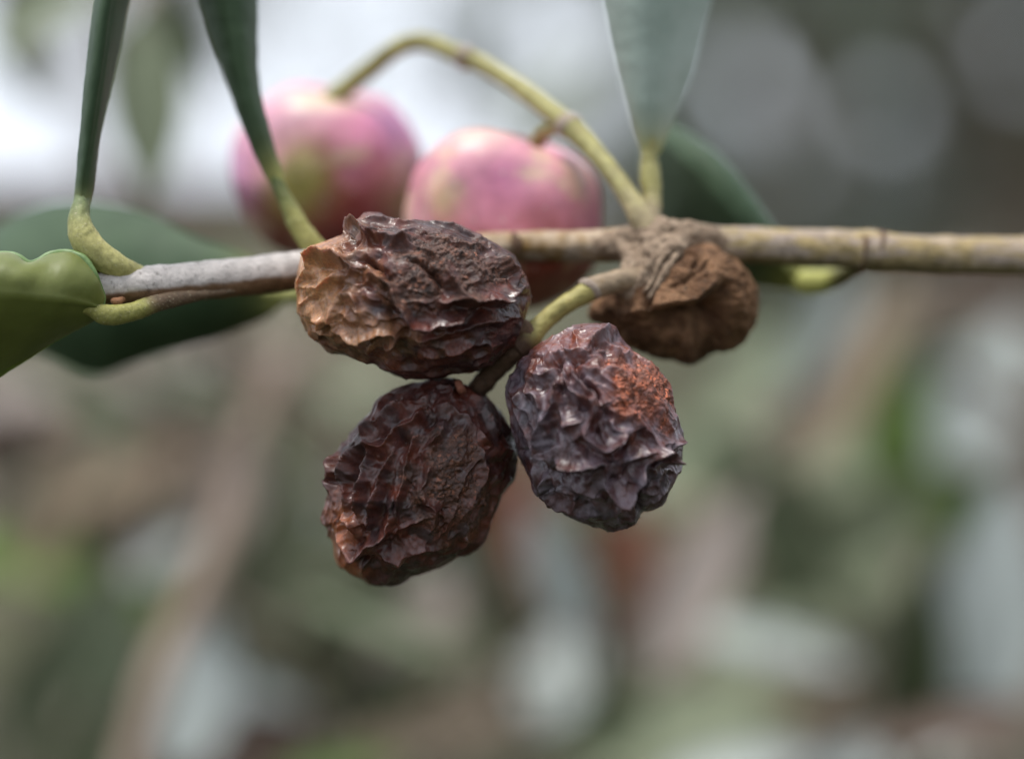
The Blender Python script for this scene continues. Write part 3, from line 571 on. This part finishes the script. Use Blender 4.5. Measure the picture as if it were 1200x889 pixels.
# dark leaf behind the node, attached past the gall
leaf([((940,322,14),(936,330,14.5),(930,340,15)),((915,283,17),(903,298,13),(880,335,18)),((890,248,17),(873,266,13),(815,325,22)),((858,205,18),(839,224,14),(775,290,24)),((822,170,20),(806,188,16),(760,240,25)),((786,149,23),(775,161,20),(752,195,26)),((762,141,24),(756,146,26),(748,155,28))],
     [M['leaf_dark'], M['leaf_dark'], M['leaf_pale']], [(1016,303,9.5,8),(1000,316,11,9),(978,327,13,12),(952,331,14,15),(932,329,14.5,12)],
     two_tone((.14,.13,.05), (.52,.52,.15), .35, .6), wav=.08, seed=18, thick=.7, label='dark leaf with a pale edge behind the node')  # petiole's twig end is dark: shade painted into its colour

# ------------------------------------------------------------------ blurred sprigs behind
def leaf_mesh(name, mats, curl=.12, fold=.1, nl=11, nw=4):
    t = np.linspace(0, 1, nl); wd = np.sin(np.pi*t**.85)**.8; wd[0] = .06; wd[-1] = .03
    u = np.linspace(-1, 1, nw+1); v = np.array([[a-.5, .5*b*wd[k], -curl*(2*a-1)**2*.5+fold*abs(b)*wd[k]*.3] for k, a in enumerate(t) for b in u])
    v2 = v.copy(); v2[:, 2] -= .012
    V = np.vstack([v, v2]); i = np.arange(nl*(nw+1)).reshape(nl, nw+1); o = i.size
    q = lambda a: np.c_[a[:-1, :-1].ravel(), a[:-1, 1:].ravel(), a[1:, 1:].ravel(), a[1:, :-1].ravel()]
    e = lambda a: np.c_[a[:-1], a[:-1]+o, a[1:]+o, a[1:]]
    ft, fb = q(i), q(i+o)[:, ::-1]; ed = np.vstack([e(i[:, 0]), e(i[:, -1])[:, ::-1]])
    return make_mesh(name, V, np.vstack([ft, fb, ed]), mats, midx=np.r_[np.zeros(len(ft)), np.ones(len(fb)), np.zeros(len(ed))])
LM = {k: leaf_mesh('leaf_'+n, [M[a], M[b]]) for k, n, a, b in (('s', 'silver', 'b_silver', 'b_mid'), ('m', 'grey', 'b_mid', 'b_silver'), ('g', 'dark', 'b_dark', 'b_mid'), ('t', 'tan', 'b_tan', 'b_tan'), ('p', 'pinkish', 'b_pink', 'b_tan'),
      ('r', 'red', 'b_red', 'b_brown'), ('b', 'brown', 'b_brown', 'b_brown'), ('y', 'green', 'b_green', 'b_mid'))}
def sprig(name, label, cat, stem, leaves, smat='b_stem', group='out of focus sprigs behind the twig', seed=0, extra=None):
    rnd = random.Random(seed+100); root = empty(name, W(*stem[0][:3])); tag(root, label, cat, group); base = np.array(root.location)
    SP = catmull(np.array([W(*p[:3]) for p in stem]), 60); tubes = [tube(stem, ring=14, n=60, noise=.3, nscale=.25)]
    if extra:
        x0, x1, y0, y1 = extra
        for _ in range(16):
            leaves = leaves+[(rnd.uniform(x0, x1), rnd.uniform(y0, y1), rnd.uniform(110, 330), rnd.uniform(120, 240), rnd.uniform(35, 75), rnd.uniform(0, 180), rnd.choice('ggggbbmmst'), rnd.uniform(5, 60))]
    for (px, py, d, ln, wd, ang, kd, tilt) in leaves:
        a = math.radians(ang); s = pscale(d)*.001
        x = RX*math.cos(a)+UP*math.sin(a)+FW*rnd.uniform(-.25, .25); x /= np.linalg.norm(x)
        tl = math.radians(tilt); n = -FW*math.cos(tl)+UP*math.sin(tl); n -= x*np.dot(n, x); n /= np.linalg.norm(n); y = np.cross(n, x)
        o = link('leaf', LM[kd], root); c = W(px, py, d)
        mt = Matrix(np.column_stack([x*ln*s, y*wd*s, n*ln*s*.6]).tolist()).to_4x4(); mt.translation = Vector((c-base).tolist()); o.matrix_local = mt
        b = c-x*ln*s*.46; b2 = c+x*ln*s*.46                 # petiole runs from the nearer leaf end to the stem
        e, sgn = min(((b, -1), (b2, 1)), key=lambda q: np.linalg.norm(SP-q[0], axis=1).min())
        tgt = SP[np.argmin(np.linalg.norm(SP-e, axis=1))]
        def back(w_): q = (w_-CAM)*1000; z = q@FW; k_ = z/FD*62/1200; return (q@RX/k_+600, 444.5-q@UP/k_, z-FD)
        mid = (e+tgt)/2+x*sgn*np.linalg.norm(e-tgt)*.15
        rr = .6/(pscale(d))
        tubes.append(tube([(*back(tgt), rr), (*back(mid), rr), (*back(e-x*sgn*ln*s*.1), rr*.7)], ring=8, n=10))
    v, f = join([(a_, quads_ok(b_)) for a_, b_, _ in tubes]); part('stem', v, f, M[smat], root)
    return root
sprig('olive_sprig', 'blurred sprig with a thick tan stem and pale leaves low on the slope', 'sprig',
      [(330,430,130,11),(285,530,124,15),(262,620,118,17),(215,730,112,17),(178,820,108,19),(130,1000,104,19)],
      [(120,745,136,190,120,80,'m',40),(228,810,122,190,110,75,'s',45),(325,640,165,190,120,70,'m',35),(45,800,158,200,80,70,'g',20),(330,510,172,170,110,60,'m',50),(300,880,136,170,110,20,'b',20),(120,870,144,160,90,60,'g',25)], 'b_tanstem', seed=1, extra=(0, 400, 600, 900))
sprig('olive_sprig', 'blurred sprig of dry pinkish leaves under the large dark leaf', 'sprig',
      [(-160,520,240,10),(0,500,240,9),(180,470,245,8),(350,440,250,6)],
      [(50,455,165,260,90,8,'p',60),(245,425,165,240,80,15,'p',60),(120,560,187,280,90,20,'t',45),(55,530,201,200,80,10,'b',30),(175,505,158,120,50,0,'b',15),(270,570,129,180,90,70,'p',40),(60,600,216,200,80,-10,'m',30),(410,450,187,190,110,10,'m',60)], seed=2, extra=(0, 420, 430, 680))
sprig('weed_stem', 'blurred bright green weed with blade like leaves below the pinkish sprig', 'weed',
      [(-140,760,230,6),(-20,700,225,6),(100,665,220,5),(170,690,220,4)],
      [(60,660,154,300,70,-14,'y',35),(150,700,162,180,60,-25,'y',30),(90,620,172,240,60,-5,'g',20)], group='green weeds behind the twig', seed=3)
sprig('olive_sprig', 'blurred sprig of mixed pale and dark leaves under the lowest dried olive', 'sprig',
      [(560,1000,230,10),(540,880,225,9),(560,760,225,8),(620,640,230,6)],
      [(515,705,154,230,90,35,'p',50),(655,785,144,140,110,60,'s',60),(455,800,172,200,90,40,'g',30),(500,860,158,200,70,10,'t',40),(385,760,158,130,90,80,'b',15),(590,610,187,180,110,60,'r',25),(400,900,129,160,40,5,'y',40),(600,880,180,220,90,20,'g',30),(440,690,201,170,90,70,'m',40),(570,720,216,200,120,30,'m',45)], seed=4, extra=(380, 720, 600, 900))
sprig('olive_sprig', 'blurred sprig with one red brown leaf beneath the purplish dried olive', 'sprig',
      [(980,1000,220,10),(920,850,215,9),(860,720,215,8),(840,560,225,6)],
      [(728,665,136,150,100,75,'r',45),(815,680,129,250,95,62,'p',50),(830,520,180,190,120,40,'m',50),(905,610,144,290,85,-52,'g',20),(915,720,165,210,120,30,'m',45),(1005,640,175,190,130,50,'m',40),(800,850,158,290,150,15,'m',50),(690,850,172,170,80,40,'g',25),(950,830,172,190,100,-10,'t',40),(640,690,201,160,110,30,'b',20),(870,900,144,200,70,10,'s',50)], seed=5, extra=(680, 980, 450, 900))
sprig('olive_sprig', 'blurred sprig of broad silvery and dark upright leaves under the bare twig end', 'sprig',
      [(1260,1000,230,11),(1180,860,230,10),(1110,690,235,9),(1080,520,240,8),(1050,380,250,6)],
      [(1160,715,136,320,140,82,'s',35),(1072,790,133,270,85,85,'g',15),(1035,890,151,200,80,10,'s',55),(1150,455,172,210,120,60,'s',35),(1050,500,165,170,80,80,'y',30),(1000,430,144,270,60,62,'t',40),(920,420,187,200,110,40,'m',55),(1110,580,187,200,90,-60,'y',20),(1150,345,165,220,50,-3,'b',30),(1000,520,201,200,120,20,'m',40)], seed=6, extra=(940, 1200, 350, 900))
sprig('olive_sprig', 'blurred sprig with dark leaves hanging against the bright sky', 'sprig',
      [(60,-240,120,5),(110,-120,120,5),(150,-40,120,4),(165,10,120,3)],
      [(172,120,90,240,95,-86,'m',10),(215,40,120,150,60,-60,'g',20),(20,60,150,150,50,-70,'m',20),(60,10,115,180,70,30,'m',40),(35,-40,150,160,60,60,'g',30)], seed=7)
sprig('dead_branch', 'blurred brown horizontal branch behind the pink olives', 'branch',
      [(-300,234,260,30),(-100,237,260,30),(100,240,260,29),(300,243,260,27),(480,248,265,24),(640,258,270,18),(900,266,290,12)],
      [(560,60,273,150,60,60,'g',30),(640,110,288,160,60,40,'m',30)], 'b_brown', group='bare branches behind the twig', seed=8)

# ------------------------------------------------------------------ foliage masses and trees farther off
def foliage(n, fn, size, mats, seed, gaps=()):
    rnd = np.random.RandomState(seed); P, S = fn(rnd, n); keep = np.ones(len(P), bool)
    x, y = topx(P)
    for gx1, gy1, gr in gaps: keep &= np.hypot(x-gx1, y-gy1) > gr
    P = P[keep]; n = len(P)
    a = rnd.normal(size=(n, 3)); a /= np.linalg.norm(a, axis=1)[:, None]; b = np.cross(a, rnd.normal(size=(n, 3))); b /= np.linalg.norm(b, axis=1)[:, None]; c = np.cross(a, b)
    L = (size*rnd.uniform(.7, 1.3, n))[:, None]; Wd = L*rnd.uniform(.22, .34, n)[:, None]
    V = np.stack([P-a*L/2, P-a*L*.1+b*Wd/2+c*L*.03, P+a*L/2, P-a*L*.1-b*Wd/2+c*L*.03], 1).reshape(-1, 3)
    f = np.arange(4*n).reshape(n, 4); return V, f, rnd.randint(0, len(mats), n)
def olive_tree(label, x, y, h, r, n, seed, gaps=(), size=.11, mats=('b_dark', 'b_mid', 'b_mid', 'b_silver')):
    root = empty('olive_tree', (x, y, 0)); tag(root, label, 'tree', 'olive trees standing in the grove'); rnd = random.Random(seed)
    def tb(P, R, ring=14): # world tube
        pts = []
        for p, q in zip(P, R):
            z = (np.array(p)-CAM)*1000; zc = z@FW; k_ = zc/FD*62/1200; pts.append((z@RX/k_+600, 444.5-z@UP/k_, zc-FD, q*1000/k_))
        return tube(pts, ring=ring, n=30, noise=20, nscale=.01)
    trunk = [tb([(x, y, -.1), (x+.05, y, .5*h*.4), (x-.05, y+.05, h*.4)], [.22, .15, .12])]; 
    for k in range(6):
        an = k/6*6.28+rnd.random(); e = (x+r*.7*math.cos(an), y+r*.7*math.sin(an), h*rnd.uniform(.6, .9))
        trunk.append(tb([(x-.05, y+.05, h*.36), ((x+e[0])/2, (y+e[1])/2, h*.55), e], [.09, .06, .02], 8))
    v, f = join([(a, quads_ok(b)) for a, b, _ in trunk]); part('trunk', v, f, M['b_stem'], root)
    lobes = [(x+rnd.uniform(-.7, .7)*r, y+rnd.uniform(-.7, .7)*r, h*rnd.uniform(.42, .9), r*rnd.uniform(.35, .6)) for _ in range(16)]
    def fn(rd, n):
        k = rd.randint(0, len(lobes), n); d = rd.normal(size=(n, 3)); d /= np.linalg.norm(d, axis=1)[:, None]; rr = rd.uniform(.35, 1, n)**.5
        lb = np.array(lobes)[k]; return lb[:, :3]+d*(lb[:, 3]*rr)[:, None], None
    V, F, mi = foliage(n, fn, size, mats, seed, gaps); o = part('crown', V, F, [M[m] for m in mats], root, midx=mi, smooth=False); return root
gapsR = [(905,85,60),(950,190,40),(1160,55,60),(1150,205,46),(640,25,56),(690,95,46),(1035,130,22),(1010,10,16),(520,30,26),(600,90,14),(1090,120,10)]
olive_tree('blurred dark olive tree standing beyond the bare twig end', 1.5, 7.0, 3.4, 1.3, 25000, 41, gapsR)
olive_tree('blurred olive tree standing behind the node and pale leaf', 1.25, 10.5, 4.4, 1.6, 25000, 42, gapsR)
olive_tree('blurred tall olive tree farther off between two nearer trees', 2.3, 13.0, 5.0, 2.4, 24000, 43, gapsR, .14)
olive_tree('thin olive tree far off under the bright sky', -2.2, 15.0, 4.6, 1.9, 5200, 47, (), .15)
# unseen trees added beside and behind the camera to block low sky light
olive_tree('unseen olive tree added behind the camera to block low sky light', .9, -4.6, 4.4, 1.8, 16000, 44, (), .18)
olive_tree('unseen olive tree added beside the camera on the gall side to block light', 4.6, -1.6, 4.2, 1.8, 14000, 45, (), .18)
# weeds and low growth on the slope behind
def low(rd, n):
    y = rd.uniform(.9, 5.5, n)**1.0; x = rd.uniform(-.75, .75, n)*y; z = rd.uniform(0, .42, n)**1.5*np.clip(y/2, .4, 1.4)
    return np.c_[x, y, z], None
V, F, mi = foliage(26000, low, .075, ['a']*5, 77)
o = link('undergrowth', make_mesh('undergrowth', V, F, [M['b_mid'], M['b_brown'], M['b_dark'], M['b_dark'], M['b_pink']], smooth=False, midx=mi))
tag(o, 'low tangle of weeds and fallen leaves covering the ground', 'undergrowth', kind='stuff')

# unseen foliage added below the view to cut light bouncing off the ground
bush = empty('bounce_blocker_bush', (0, -.1, 0)); tag(bush, 'unseen low bush added under the twig to block ground bounce', 'bush')
def under(rd, n):
    return np.c_[rd.uniform(-1.3, 1.3, n), rd.uniform(-1.2, .75, n), .25+.68*rd.uniform(0, 1, n)**.6], None
V, F, mi = foliage(16000, under, .07, ['a']*3, 91)
part('crown', V, F, [M['b_dark'], M['b_dark'], M['leaf_dark']], bush, smooth=False, midx=mi)
tr = []
for k in range(7):
    a_ = k*.9; zt = lambda p: ((p-CAM)*1000)
    P = [np.array([.05*math.cos(a_), -.1+.05*math.sin(a_), 0]), np.array([.3*math.cos(a_), -.25+.3*math.sin(a_), .4]), np.array([.7*math.cos(a_), -.3+.6*math.sin(a_), .8])]
    cen_ = catmull(np.array(P), 14); ph_ = np.linspace(0, 2*math.pi, 8, endpoint=False); rad_ = np.linspace(.03, .006, 14)
    vv_ = (cen_[:, None]+rad_[:, None, None]*np.stack([np.cos(ph_), np.sin(ph_), 0*ph_], 1)[None]).reshape(-1, 3)
    i_ = np.arange(14*8).reshape(14, 8); j_ = np.roll(i_, -1, 1); f_ = np.c_[i_[:-1].ravel(), j_[:-1].ravel(), j_[1:].ravel(), i_[1:].ravel()]
    tr.append((vv_, np.vstack([f_[:, :3], f_[:, [0, 2, 3]]])))
v_, f_ = join(tr); part('stem', v_, f_, M['b_stem'], bush)
